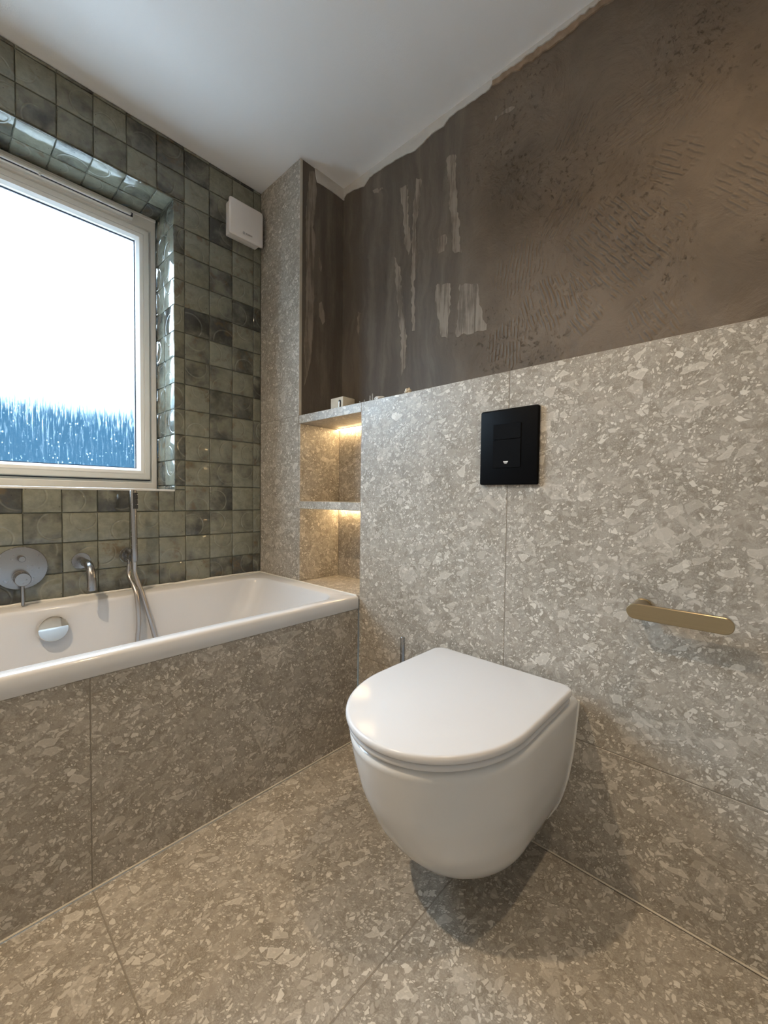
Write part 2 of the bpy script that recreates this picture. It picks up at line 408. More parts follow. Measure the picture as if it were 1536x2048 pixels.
# ---- floor
fl = struct(box('floor', XL, 0.01, YB, -.60, -.10, -.011, M['joint']), 'speckled beige stone tiled bathroom floor')
for (x0, x1, y0, y1) in [(XL, -.80, -W2+.003, YJ), (-.80, -.002, -W2+.003, YJ), (XL, -1.2, YJ, -1.822), (-1.2, -.002, YJ, -1.822), (XL, -.80, -1.822, -2.422), (-.80, -.002, -1.822, -2.422), (XL, -.002, -2.422, YB)]:
    slab('floor_tile', x0+G, x1-G, y1+G, y0-G, -.011, 0, fl)
grout(-.80-G, -.80+G, YJ, -W2+.003, -.011, -.0006, fl); grout(XL, -.002, YJ-G, YJ+G, -.011, -.0006, fl)
grout(-1.2-G, -1.2+G, -1.822, YJ-G, -.011, -.0006, fl); grout(XL, -.002, -1.822-G, -1.822+G, -.011, -.0006, fl)
# ---- ceiling
ce = struct(box('ceiling', XL-.1, XB+.1, YB-.1, .33, H, H+.12, M['ceiling']), 'white painted ceiling with fine roller stipple')

# ---- window wall with the opening cut out
def wall_with_hole():
    bm = bm_new(); y0, y1 = .0030, .30
    for (x0, x1, z0, z1) in [(XL-.1, WX0-.0050, -.1, H), (WX1+.0050, XB+.1, -.1, H), (WX0-.0050, WX1+.0050, -.1, WZ0-.0050), (WX0-.0050, WX1+.0050, WZ1+.0050, H)]:
        add_box(bm, x0, x1, y0, y1, z0, z1)
    return mesh_world('wall_left', bm, M['grout'], None, False)
wl = struct(wall_with_hole(), 'green glazed square tile wall with the window in it')

TILE_CACHE = {}
def tile_mesh(w, h):
    key = (round(w, 4), round(h, 4))
    if key in TILE_CACHE: return TILE_CACHE[key]
    bm = bm_new(); e = .0016; t = .0078
    xs = [-w/2, -w/2+e, -w/6, w/6, w/2-e, w/2]; ys = [-h/2, -h/2+e, -h/6, h/6, h/2-e, h/2]
    g = [[None]*6 for _ in xs]
    for i, x in enumerate(xs):
        for j, y in enumerate(ys):
            z = t
            if i in (0, 5) or j in (0, 5): z = t-.0014
            elif i in (2, 3) and j in (2, 3): z = t+.0007
            g[i][j] = bm.verts.new((x, y, z))
    for i in range(5):
        for j in range(5): bm.faces.new((g[i][j], g[i+1][j], g[i+1][j+1], g[i][j+1]))
    ring = [g[i][0] for i in range(6)]+[g[5][j] for j in range(1, 6)]+[g[i][5] for i in range(4, -1, -1)]+[g[0][j] for j in range(4, 0, -1)]
    low = [bm.verts.new((v.co.x, v.co.y, 0)) for v in ring]
    for i in range(len(ring)):
        j = (i+1) % len(ring); bm.faces.new((ring[i], low[i], low[j], ring[j]))
    bm.faces.new(low[::-1])
    me = finish(bm, 'zellige_tile', True, 35); me.materials.append(M['zellige'])
    TILE_CACHE[key] = me; return me
def put_tile(center, u, v, nrm, w, h):
    """u, v, nrm: tile axes in the world"""
    q = random.randrange(4) if abs(w-h) < .004 else random.choice((0, 2))
    if abs(w-h) < .004: w = h = (w+h)/2
    U, V, N = Vector(u), Vector(v), Vector(nrm)
    m = Matrix((U, V, N)).transposed() @ Matrix.Rotation(q*math.pi/2, 3, 'Z')
    m = Matrix.Rotation(math.radians(random.gauss(0, .35)), 3, U) @ Matrix.Rotation(math.radians(random.gauss(0, .35)), 3, V) @ m
    o = link('tile', tile_mesh(w, h), None, wl)
    mw = m.to_4x4(); mw.translation = Vector(center)+N*random.uniform(-.0008, .0006); o.matrix_world = mw
JX = [0.0, -.037]+[-.037-.0998*k for k in range(1, 13)]
JZ = [HR-.02]+[.606+.1012*k for k in range(0, 17)]+[H]
GT = .0012
def cuts(a, b, js, mn=.016):
    c = [a]+[j for j in js if a+mn < j < b-mn]+[b]; return list(zip(c, c[1:]))
xs_all = sorted(JX); zs_all = sorted(JZ)
for x0, x1 in zip(xs_all, xs_all[1:]):
    for z0, z1 in zip(zs_all, zs_all[1:]):
        # split the cell against the window opening
        pieces = [(x0, x1, z0, z1)]
        if x1 > WX0 and x0 < WX1 and z1 > WZ0 and z0 < WZ1:
            pieces = []
            if x1 > WX1: pieces.append((WX1, x1, max(z0, WZ0 if z0 < WZ0 else z0), min(z1, WZ1)))
            if z0 < WZ0: pieces.append((x0, min(x1, WX1), z0, WZ0)); 
            if z0 < WZ0 and x1 > WX1: pieces.append((WX1, x1, z0, WZ0))
            if z1 > WZ1: pieces.append((x0, min(x1, WX1), WZ1, z1))
            if z1 > WZ1 and x1 > WX1: pieces.append((WX1, x1, WZ1, z1))
        if x1 < -1.17: continue
        for a, b, c_, d in pieces:
            if b-a < .008 or d-c_ < .005: continue
            put_tile(((a+b)/2, .0065, (c_+d)/2), (1, 0, 0), (0, 0, 1), (0, -1, 0), b-a-2*GT, d-c_-2*GT)
# reveal at the right of the window (facing -x) and its head (facing down)
for y0, y1 in ((.001, .102), (.102, .19)):
    for z0, z1 in cuts(WZ0, WZ1, zs_all):
        put_tile((WX1+.0085, (y0+y1)/2, (z0+z1)/2), (0, -1, 0), (0, 0, 1), (-1, 0, 0), y1-y0-2*GT, z1-z0-2*GT)
    for x0, x1 in cuts(-1.13, WX1, xs_all):
        put_tile(((x0+x1)/2, (y0+y1)/2, WZ1+.0085), (1, 0, 0), (0, -1, 0), (0, 0, -1), x1-x0-2*GT, y1-y0-2*GT)
for x0, x1 in cuts(-1.13, WX1, xs_all):
    put_tile(((x0+x1)/2, .095, WZ0-.0085), (1, 0, 0), (0, 1, 0), (0, 0, 1), x1-x0-2*GT, .185)
box('sill_bead', WX0, WX1+.001, -.003, .004, WZ0-.007, WZ0+.001, M['silicone_white'], wl, .002, 2)

# ---- plaster wall behind the half wall, and the stone clad column in the corner
wr = struct(box('wall_right', XB, XB+.12, YB-.1, .006, -.1, H, M['plaster']), 'bare brown plaster wall with trowel and comb marks')
SMEAR = [[(-.845, 2.082), (-.884, 2.076), (-.893, 1.926), (-.907, 1.813), (-.914, 1.727), (-.879, 1.741), (-.871, 1.848), (-.852, 1.994)], [(-.807, 1.651), (-.875, 1.638), (-.871, 1.55), (-.863, 1.446), (-.836, 1.458), (-.815, 1.556)], [(-.911, 1.616), (-.984, 1.601), (-.988, 1.534), (-1.02, 1.435), (-.897, 1.443), (-.905, 1.54)], [(-.602, 1.831), (-.633, 1.775), (-.651, 1.604), (-.674, 1.499), (-.669, 1.379), (-.641, 1.341), (-.645, 1.484), (-.62, 1.658)], [(-.706, 2.077), (-.733, 2.069), (-.728, 1.972), (-.709, 1.896), (-.725, 1.784), (-.706, 1.684), (-.716, 1.51), (-.7, 1.514), (-.691, 1.743), (-.695, 1.924)], [(-.627, 2.084), (-.667, 2.075), (-.673, 1.954), (-.689, 1.84), (-.676, 1.803), (-.656, 1.865), (-.648, 1.976)], [(-.804, 1.816), (-.853, 1.815), (-.848, 1.757), (-.817, 1.759)], [(-.399, 1.678), (-.413, 1.668), (-.401, 1.562), (-.391, 1.607)], [(-1.035, 2.116), (-1.102, 2.104), (-1.095, 2.098), (-1.038, 2.101)], [(-.478, 2.145), (-.54, 2.132), (-.535, 2.123), (-.486, 2.129)]]
COLSM = [[(.03, 2.02), (.046, 2.21), (.072, 2.225), (.086, 2.148), (.074, 2.042), (.065, 1.993), (.08, 1.966), (.074, 1.795), (.073, 1.625), (.066, 1.521), (.059, 1.44), (.028, 1.331), (.024, 1.498), (.033, 1.668), (.034, 1.835)], [(.091, 1.876), (.102, 1.889), (.114, 1.851), (.112, 1.83), (.099, 1.839)], [(.102, 1.695), (.113, 1.707), (.13, 1.667), (.134, 1.628), (.122, 1.612), (.104, 1.641)]]
def ragged(poly, amp=.0045, step=.012):
    out = []
    for (a, b), (c_, d) in zip(poly, poly[1:]+poly[:1]):
        L = math.hypot(c_-a, d-b); n = max(1, int(L/step))
        for k in range(n):
            t = k/n; out.append((a+(c_-a)*t+random.uniform(-amp, amp), b+(d-b)*t+random.uniform(-amp, amp)))
    return out
for p in SMEAR:
    bm = bm_new(); add_poly(bm, [(XB+.001, y, z) for y, z in ragged(p)], (-.0015, 0, 0))
    mesh_world('plaster_smear', bm, M['skim'], wr, False)
# white ceiling skim lapping down the plaster with a ragged edge, then the torn board edge
WH = [(-.2985, 2.200), (-.318, 2.208), (-.364, 2.204), (-.426, 2.187), (-.46, 2.209), (-.557, 2.205), (-.618, 2.200), (-.703, 2.186), (-.744, 2.190), (-.77, 2.201), (-.833, 2.199), (-.857, 2.213), (-.892, 2.216), (-.959, 2.212), (-1.012, 2.211), (-1.024, 2.222)]
def strip_y(name, prof, top, thick, mat, amp):
    pts = []
    for (a, b), (c_, d) in zip(prof, prof[1:]):
        n = max(1, int(abs(c_-a)/.012))
        for k in range(n): pts.append((a+(c_-a)*k/n, b+(d-b)*k/n+random.uniform(-amp, amp)))
    pts.append(prof[-1])
    bm = bm_new(); add_poly(bm, [(XB+.001, y, z) for y, z in pts]+[(XB+.001, pts[-1][0], top), (XB+.001, pts[0][0], top)], (-thick-.001, 0, 0))
    return mesh_world(name, bm, mat, wr, False)
strip_y('ceiling_skim', WH, H+.001, .004, M['whiteskim'], .002)
strip_y('torn_board_edge', [(-1.024, 2.212), (-1.091, 2.208), (-1.182, 2.200), (-1.249, 2.203), (-1.295, 2.21), (-1.354, 2.212), (-1.6, 2.205), (-2.0, 2.21), (-2.5, 2.205)], H-.006, .005, M['torn'], .005)
strip_y('torn_board_paper', [(-1.024, 2.228), (-1.2, 2.224), (-1.5, 2.228), (-2.5, 2.226)], H+.001, .009, M['whiteskim'], .004)

wc = struct(box('wall_column', .0105, XB+.002, -W1, .006, -.1, H, M['plaster']), 'tall column in the corner clad in speckled beige stone')
# stone faces of the column (two heights), leaving the plaster side bare above the ledge
slab('column_tile', 0, .010, -W1-.0, -.001, HL+G, H-.002, wc)
slab('column_tile', 0, .010, -W1-.0, -.001, .02, HL-G, wc)
grout(.0006, .010, -W1, -.001, HL-G, HL+G, wc)
box('edge_trim', -.0005, .012, -W1-.0020, -W1-.0002, HL+.002, H-.002, M['silicone'], wc)
for p in COLSM:
    bm = bm_new(); add_poly(bm, [(x, -W1+.001, z) for x, z in ragged(p, .0018)], (0, -.0016, 0))
    mesh_world('plaster_smear', bm, M['skim'], wc, False)
bm = bm_new()
wcp = [(.074, 2.236), (.078, 2.21), (.085, 2.187), (.118, 2.191), (.163, 2.193), (.194, 2.192), (.236, 2.190), (.236, H+.001), (.078, H+.001)]
add_poly(bm, [(x, -W1+.001, z) for x, z in wcp], (0, -.005, 0)); mesh_world('ceiling_skim', bm, M['whiteskim'], wc, False)

# ---- half height boxed wall with the niche
wh = bm_new()
add_box(wh, .0105, XB+.001, YB, -W2-.0105, -.1, HL-.0105)
add_box(wh, .0105, XB+.001, -W2-.0105, -W1, -.1, HR-.0105)
whl = struct(mesh_world('wall_right_lower', wh, M['joint'], None, False), 'half height boxed wall clad in speckled beige stone')
YM = -2.422
slab('wall_tile', 0, .010, YJ+G, -W2-.0, ZJ+G, HL-.0, whl)
slab('wall_tile', 0, .010, YM+G, YJ-G, ZJ+G, HL-.0, whl)
slab('wall_tile', 0, .010, YB, YM-G, ZJ+G, HL, whl)
slab('wall_tile', 0, .010, YJ+G, -W2, .001, ZJ-G, whl)
slab('wall_tile', 0, .010, YM+G, YJ-G, .001, ZJ-G, whl)
slab('wall_tile', 0, .010, YB, YM-G, .001, ZJ-G, whl)
slab('ledge_tile', .0105, XB-.001, YJ+G, -W2-.0005, HL-.0105, HL, whl)
slab('ledge_tile', .0105, XB-.001, YM+G, YJ-G, HL-.0105, HL, whl)
grout(.0006, .010, YJ-G, YJ+G, .001, HL-.001, whl); grout(.0006, .010, YJ+G, -W2, ZJ-G, ZJ+G, whl); grout(.0006, .010, YM, YJ-G, ZJ-G, ZJ+G, whl)
# niche linings
slab('niche_side_tile', .0003, ND, -W1-.0105, -W1-.0005, HR+.001, HL-.034, whl)
slab('niche_side_tile', .0105, ND, -W2-.010, -W2-.0, HR+.001, HL-.034, whl)
slab('niche_back_tile', ND, ND+.010, -W2, -W1-.0105, .853, HL-.034, whl)
slab('niche_back_tile', ND, ND+.010, -W2, -W1-.0105, HR+.001, .823, whl)
slab('niche_base_tile', -.0005, ND+.01, -W2+.0005, -W1-.0005, HR-.0105, HR+.0005, whl)
# horizontal slabs
sh = tag(slab('niche_shelf', 0, ND-.0005, -W2+.0005, -W1-.0108, .8231, .853, None), 'speckled stone shelf across the middle of the niche', 'shelf')
lt = tag(slab('niche_top_slab', 0, XB-.001, -W2+.0005, -W1-.0022, HL-.0331, HL, None), 'speckled stone slab capping the niche, level with the half wall', 'shelf')
# ---- trims
struct(box('trim_1', -.004, .0, YB, -W2-.002, 0, .0045, M['silicone'], None, .0015), 'pale sealant line between floor and stone wall')
struct(box('trim_2', XL, -.004, -W2+.0015, -W2+.006, 0, .0045, M['silicone'], None, .0015), 'pale sealant line between floor and bath panel')
# ---- the unseen sides of the room
struct(box('wall_behind', XL-.1, XL, YB-.1, .0, -.1, H, M['paint']), 'pale painted wall at the head of the bath')
struct(box('wall_back', XL, XB, YB-.1, YB, -.1, H, M['paint']), 'pale painted wall facing the window')

# ---- window
wn = struct(empty('window_1', (-.84, .20, WZ0)), 'white framed window with wet misted glass')
def rings(name, rects, mat, angle=20, parent=wn):
    """concentric rectangles (x0,x1,z0,z1,y) joined into a mitred frame"""
    bm = bm_new()
    add_loops(bm, [[(r[0], r[4], r[2]), (r[1], r[4], r[2]), (r[1], r[4], r[3]), (r[0], r[4], r[3])] for r in rects], False, False)
    return mesh_world(name, bm, mat, parent, False)
def inset(base, d, y): return (base[0]+d, base[1]-d, base[2]+d, base[3]-d, y)
FO = (WX0, WX1, WZ0, WZ1-.012)
SA = (WX0+.030, WX1-.028, .934, 1.954)
fo2 = (SA[0]-.004, SA[1]+.004, SA[2]-.004, SA[3]+.004)
rings('window_frame', [(*FO, .27), (*FO, .192), inset((*FO,), .002, .190), (fo2[0]-.006, fo2[1]+.006, fo2[2]-.010, fo2[3]+.006, .190), (*fo2, .196), (*fo2, .215), (SA[0]+.02, SA[1]-.02, SA[2]+.02, SA[3]-.02, .22), (SA[0]+.02, SA[1]-.02, SA[2]+.02, SA[3]-.02, .27), (*FO, .27)], M['upvc'])
rings('sash', [(*SA, .225), (*SA, .184), inset(SA, .003, .180), inset(SA, .021, .179), inset(SA, .0215, .182), inset(SA, .024, .182), inset(SA, .0245, .1795), inset(SA, .036, .1825), inset(SA, .045, .196), inset(SA, .0465, .207), inset(SA, .0465, .225), (*SA, .225)], M['upvc'])
rings('gasket', [inset(SA, .0462, .206), inset(SA, .0495, .2065), inset(SA, .0495, .2120), inset(SA, .0462, .2120)], M['gasket'])
rings('frame_gasket', [(fo2[0], fo2[1], fo2[2], fo2[3], .1985), (SA[0], SA[1], SA[2], SA[3], .1985)], M['gasket'])
GLs = inset(SA, .0465, 0)
box('glass', GLs[0], GLs[1], .2125, .2165, GLs[2], GLs[3], M['glass'], wn)
# head strip with the trickle vent
box('head_strip', WX0, WX1, .186, .26, WZ1-.013, WZ1-.0005, M['upvc'], wn, .0015)
vx0, vx1 = -1.02, -.462
vb = bm_new(); pr = rrect(vx0, vx1, 1.972, 2.004, .011, 6)
add_loops(vb, [[(x, .190, z) for x, z in pr], [(x, .176, z) for x, z in pr], [(x*.997-.0022, .173, 1.988+(z-1.988)*.8) for x, z in pr]])
tv = mesh_world('trickle_vent', vb, M['upvc'], wn)
vb = bm_new(); pr = rrect(vx0+.012, vx1-.012, 1.981, 1.991, .0045, 5)
add_loops(vb, [[(x, .174, z) for x, z in pr], [(x, .166, z) for x, z in pr], [(x*.999-.0008, .1645, 1.986+(z-1.986)*.7) for x, z in pr]]); mesh_world('vent_flap', vb, M['upvc'], tv)
box('vent_slot_shade', vx0+.006, vx1-.006, .1715, .1735, 1.978, 1.9945, M['gasket'], tv)  # solid dark strip standing in for the shade around the flap
vb = bm_new(); add_lathe(vb, (-.757, .168, 1.980), (0, -1, 0), [(0, .004), (.004, .004), (.005, .003)], 12); mesh_world('vent_knob', vb, M['upvc'], tv)

# ---- outside: neighbouring wall and unseen ground, made pale to bounce daylight to the ceiling
struct(box('ground', -16, 16, .45, 22, -2.9, -2.8, M['ground']), 'unseen ground outside, made pale to bounce daylight up to the ceiling')
nb = empty('neighbouring_building', (0, 9.5, -2.8))
box('wall', -16, 16, 8.0, 11.0, -2.8, 2.76, M['slate'], nb)
box('roof_slab', -16.1, 16.1, 7.995, 11.1, 2.76, 2.83, M['slate'], nb)
tag(nb, 'dark blue grey building seen low through the wet window', 'building')

# ================================================================== BATH
bt = empty('bathtub', (XL/2, -W2/2, 0))
tag(bt, 'white built in bathtub with thick rim beneath the window', 'bathtub')
def bath_shell():
    bm = bm_new(); X0, X1, Y0, Y1 = XL+.002, -.0012, -W2, -.0050
    L = []
    def loop(ax, bx, ay, by, r, z): L.append([(x, y, z) for x, y in rrect(ax, bx, ay, by, r, 8)])
    loop(X0+.03, X1-.03, Y0+.03, Y1-.03, .004, .476)
    loop(X0, X1, Y0+.002, Y1, .004, .4755)
    loop(X0, X1, Y0, Y1, .005, .479)
    loop(X0, X1, Y0, Y1, .006, .512)
    loop(X0, X1, Y0+.0022, Y1, .007, .5175)
    loop(X0, X1, Y0+.0075, Y1, .008, HR)
    ix0, ix1, iy0, iy1 = X0+.06, -.058, Y0+.040, -.092
    loop(ix0, ix1, iy0, iy1, .075, HR-.0005)
    loop(ix0+.004, ix1-.004, iy0+.004, iy1-.004, .075, HR-.003)
    loop(ix0+.009, ix1-.010, iy0+.008, iy1-.007, .075, HR-.012)
    N = 12
    for k in range(1, N+1):
        t = k/N; z = HR-.012-(HR-.012-.10)*t; c = t**6
        loop(ix0+.009+.22*t+.06*c, ix1-.010-.20*t-.09*c, iy0+.008+.05*t+.06*c, iy1-.007-.05*t-.06*c, .075+.05*t, z)
    loop(ix0+.40, ix1-.42, iy0+.18, iy1-.18, .06, .094)
    add_loops(bm, L, False, True)
    return mesh_world('shell', bm, M['acrylic'], bt, True, 60)
bath_shell()
# overflow with its turning cover
bm = bm_new(); ax = Vector((0, -.93, .16)).normalized()
add_lathe(bm, (-.781, -.104, .452), ax, [(0, .020), (.010, .020), (.010, .036), (.012, .039), (.020, .039), (.0235, .037), (.0245, .033), (.0245, .0)], 40)
mesh_world('overflow_cover', bm, M['chrome'], bt, True, 30)
# sealant between bath rim and wall
bm = bm_new(); pts = []
x = -1.66
while x < -.012:
    pts.append((x, -.0080+random.uniform(-.001, .001), HR+.002+random.uniform(-.0012, .0018))); x += random.uniform(.015, .05)
pts.append((-.006, -.0085, HR+.002))
add_tube(bm, pts, [.0042+random.uniform(-.001, .0012) for _ in pts], 8); mesh_world('sealant', bm, M['silicone_white'], bt)
bm = bm_new(); add_tube(bm, [(-.003, -.006, HR+.001), (-.003, -W1, HR+.001), (-.003, -W2+.01, HR+.001)], .0028, 8); mesh_world('sealant', bm, M['silicone_white'], bt)

bp = empty('bath_apron', (XL/2, -W2+.01, 0)); tag(bp, 'dark speckled stone panel along the side of the bathtub', 'bath panel')
box('backing', XL+.004, -.003, -W2+.0155, -W2+.03, .001, .474, M['joint'], bp)
slab('tile', XL+.004, -.80-G, -W2+.0045, -W2+.0155, .001, .4745, bp)
slab('tile', -.80+G, -.0015, -W2+.0045, -W2+.0155, .001, .4745, bp)
grout(-.80-G, -.80+G, -W2+.0050, -W2+.0155, .001, .4745, bp)

# ================================================================== FITTINGS ON THE TILED WALL
def obj_empty(name, loc, label, cat, group=None):
    e = empty(name, loc); return tag(e, label, cat, group)
YT = -.0015   # face of the tiles
e = obj_empty('bath_mixer', (-.843, YT, .636), 'round brushed steel bath mixer plate with lever at the left', 'mixer tap')
bm = bm_new(); add_lathe(bm, (-.843, YT+.001, .636), (0, -1, 0), [(0, .066), (.0075, .0675), (.009, .0665), (.0095, .064), (.0095, .0)], 64); mesh_world('plate', bm, M['steel'], e, True, 30)
bm = bm_new(); add_lathe(bm, (-.843, YT-.007, .668), (0, -1, 0), [(0, .009), (.036, .009), (.038, .008), (.038, 0)], 24); mesh_world('diverter_knob', bm, M['steel'], e, True, 30)
bm = bm_new(); add_lathe(bm, (-.843, YT-.007, .606), (0, -1, 0), [(0, .0225), (.005, .0225), (.0055, .0205), (.046, .0205), (.048, .019), (.048, 0)], 40); k = mesh_world('control', bm, M['steel'], e, True, 30)
bm = bm_new(); add_tube(bm, [(-.843, YT-.040, .590), (-.843, YT-.042, .560), (-.843, YT-.044, .5245), (-.843, YT-.044, .524)], [.0046, .0046, .0046, .0035], 16); mesh_world('lever', bm, M['steel'], k, True, 40)

e = obj_empty('bath_spout', (-.686, YT, .643), 'bent brushed steel bath spout between mixer plate and hand shower', 'spout')
bm = bm_new(); add_lathe(bm, (-.686, YT+.001, .643), (0, -1, 0), [(0, .0265), (.006, .0275), (.0072, .0265), (.0075, .012)], 48); mesh_world('flange', bm, M['steel'], e, True, 30)
path = [(-.686, YT-.004, .643), (-.686, -.04, .643), (-.686, -.085, .643)]
for k in range(0, 10):
    a = math.radians(90*k/9); path.append((-.686, -.095-.050*math.sin(a), .643-.050*(1-math.cos(a))))
path += [(-.686, -.146, .580), (-.686, -.146, .563)]
bm = bm_new(); add_tube(bm, path, .0125, 24); mesh_world('pipe', bm, M['steel'], e, True, 50)
bm = bm_new(); add_lathe(bm, (-.686, -.146, .564), (0, 0, -1), [(0, .0095), (.0016, .0095), (.0016, 0)], 20); mesh_world('aerator', bm, M['dark'], e)

e = obj_empty('shower_holder', (-.545, YT, .650), 'round steel wall outlet holding the hand shower', 'shower holder')
bm = bm_new(); add_lathe(bm, (-.545, YT+.001, .650), (0, -1, 0), [(0, .026), (.006, .0272), (.0075, .026), (.018, .022), (.0185, .011), (.050, .011), (.050, 0)], 40); mesh_world('outlet', bm, M['steel'], e, True, 30)
bm = bm_new(); add_lathe(bm, (-.545, -.050, .650), (0, -1, 0), [(0, .0155), (.018, .0165), (.0205, .0155), (.0205, 0)], 32); mesh_world('cradle', bm, M['steel'], e, True, 30)
bm = bm_new(); add_tube(bm, [(-.553, -.046, .645), (-.553, -.050, .632), (-.553, -.051, .615)], [.0075, .0075, .007], 16); mesh_world('hose_connector', bm, M['steel'], e)

e = obj_empty('hand_shower', (-.546, -.082, .66), 'slim steel stick hand shower standing below the window corner', 'hand shower')
bm = bm_new(); add_tube(bm, [(-.546, -.083, .632), (-.546, -.083, .640), (-.546, -.083, .70), (-.5465, -.081, .80), (-.547, -.079, .884), (-.547, -.079, .888)], [.0085, .0105, .0105, .0108, .0110, .0098], 24); hs = mesh_world('handle', bm, M['steel'], e, True, 40)
bm = bm_new(); add_tube(bm, [(-.5430, -.0855, .822), (-.5430, -.0840, .878)], .0092, 20); sp = mesh_world('spray_face', bm, M['dark'], e, True, 40)
dots = bm_new()
for i in range(9):
    for j in range(4):
        a = math.radians(-100+j*26+(13 if i % 2 else 0)); z = .826+i*.0058
        add_lathe(dots, (-.5430+.0091*math.cos(a), -.0855+.0091*math.sin(a)+(z-.822)*.0185, z), (math.cos(a), math.sin(a), 0), [(0, .0011), (.0008, .0008)], 6)
dm_ = mesh_world('nozzles', dots, M['steel'], sp); dm_['kind'] = 'stuff'
bm = bm_new()
hp = spline([(-.553, -.051, .622), (-.556, -.060, .58), (-.549, -.112, .525), (-.549, -.135, .43), (-.558, -.150, .35), (-.556, -.175, .25), (-.53, -.22, .150), (-.50, -.25, .118), (-.462, -.235, .150), (-.478, -.18, .25), (-.497, -.150, .35), (-.514, -.130, .44), (-.531, -.105, .53), (-.5435, -.083, .59), (-.546, -.083, .636)], 10)
add_tube(bm, hp, [.0072+.0004*(i % 2) for i in range(len(hp))], 14); mesh_world('hose', bm, M['hose'], e, True, 80)

# ---- extractor fan
e = obj_empty('extractor_fan', (-.0965, YT, 2.04), 'square white extractor fan high on the green tiles', 'fan')
box('housing', -.168, -.030, -.038, YT, 1.972, 2.108, M['fanwhite'], e, .004, 2)
box('shadow_gap', -.160, -.038, -.046, -.038, 1.979, 2.101, M['dark'], e)
bm = bm_new(); cx, cz = -.0965, 2.0415; hw, hh = .0775, .0745; n = 20
L = []
for d, y in ((0.0, -.0455), (-.0008, -.050), (.0015, -.0535), (.006, -.0550)):
    L.append([(x, y+.0035*((x-cx)/hw)**2, z) for x, z in rrect(cx-hw+d, cx+hw-d, cz-hh+d, cz+hh-d, .010, 6)])
add_loops(bm, L); cov = mesh_world('cover', bm, M['fanwhite'], e, True, 40)
def text_mesh(name, body, size, mat, parent, origin, u, v, extr=.0003):
    cu = bpy.data.curves.new(name, 'FONT'); cu.body = body; cu.size = size; cu.extrude = extr; cu.align_x = 'CENTER'; cu.align_y = 'CENTER'; cu.offset = size*.02
    tmp = bpy.data.objects.new(name, cu); C.objects.link(tmp)
    bpy.context.view_layer.update()
    me = bpy.data.meshes.new_from_object(tmp.evaluated_get(bpy.context.evaluated_depsgraph_get()))
    bpy.data.objects.remove(tmp); bpy.data.curves.remove(cu)
    me.materials.clear()
    U, V = Vector(u), Vector(v); N = U.cross(V); off = parent_off(parent) or Vector((0, 0, 0))
    for vert in me.vertices: vert.co = Vector(origin)+U*vert.co.x+V*vert.co.y+N*vert.co.z-off
    return link(name, me, mat, parent)
text_mesh('lettering', 'BOSCH', .0088, M['logo_grey'], cov, (-.0885, -.0551, 1.9895), (1, 0, 0), (0, 0, 1))
bm = bm_new(); oc = Vector((-.1125, -.0545, 1.9895))
def flat_ring(bm, o, u, v, r0, r1, h, n=28):
    u, v = Vector(u), Vector(v); nn = u.cross(v)
    def lp(r, d): return [o+(u*math.cos(2*math.pi*k/n)+v*math.sin(2*math.pi*k/n))*r+nn*d for k in range(n)]
    add_loops(bm, [lp(r0, 0), lp(r0, h), lp(r1, h), lp(r1, 0), lp(r0, 0)], False, False)
flat_ring(bm, oc, (1, 0, 0), (0, 0, 1), .0044, .0051, .0008)
add_box(bm, oc.x-.0026, oc.x-.0016, oc.y-.0008, oc.y, oc.z-.0028, oc.z+.0028)
add_box(bm, oc.x+.0016, oc.x+.0026, oc.y-.0008, oc.y, oc.z-.0028, oc.z+.0028)
add_box(bm, oc.x-.0016, oc.x+.0016, oc.y-.0008, oc.y, oc.z-.0005, oc.z+.0005)
mesh_world('emblem', bm, M['logo_grey'], cov, False)

# ================================================================== TOILET
t0 = obj_empty('toilet', (0, YJ, .08), 'white wall hung toilet with closed lid', 'toilet')
YC = -1.2225
def interp(z, zs, vs):
    if z <= zs[0]: return vs[0]
    for a, b, c_, d in zip(zs, zs[1:], vs, vs[1:]):
        if z <= b:
            return c_+(d-c_)*(z-a)/(b-a)
    return vs[-1]
def smooth_interp(z, zs, vs):
    # monotone-ish: average of samples around z
    s = 0
    for k in range(-3, 4): s += interp(z+k*.006, zs, vs)
    return s/7
def dshape(xb, xf, w, L, z, n=40, p=1.0):
    """closed outline: back edge at xb, straight sides, rounded front at -xf"""
    pts = [(xb, YC+w, z)]
    for k in range(1, 4): pts.append((xb+(-(xf-L)-xb)*k/4, YC+w, z))
    for k in range(n+1):
        a = math.pi*k/n; pts.append((-(xf-L)-L*math.sin(a)**p, YC+w*math.cos(a), z))
    for k in range(3, 0, -1): pts.append((xb+(-(xf-L)-xb)*k/4, YC-w, z))
    pts.append((xb, YC-w, z)); return pts
zk = [.078, .10, .14, .20, .28, .36, .40]; xk = [.283, .337, .379, .426, .466, .490, .498]; wk = [.118, .136, .154, .170, .182, .188, .191]
bm = bm_new(); L = []
for d, z in ((.10, .0775), (.03, .078), (.008, .082)):
    xf = xk[0]-d+.006; L.append(dshape(-.0012, xf, wk[0]-d*.55, min(xf*.9, .26*xf/.5), z, p=.95))
z = .088
while z < .3925:
    xf = smooth_interp(z, zk, xk); L.append(dshape(-.0012, xf, smooth_interp(z, zk, wk), .26*xf/.5, z, p=.95)); z += .012
for d, z in ((.0, .394), (.002, .400), (.006, .4045), (.012, .4068), (.03, .4075)):
    L.append(dshape(-.0012, .4975-d, .1905-d, .26-d*.5, z, p=.95))
add_loops(bm, L); mesh_world('bowl', bm, M['ceramic'], t0, True, 70)
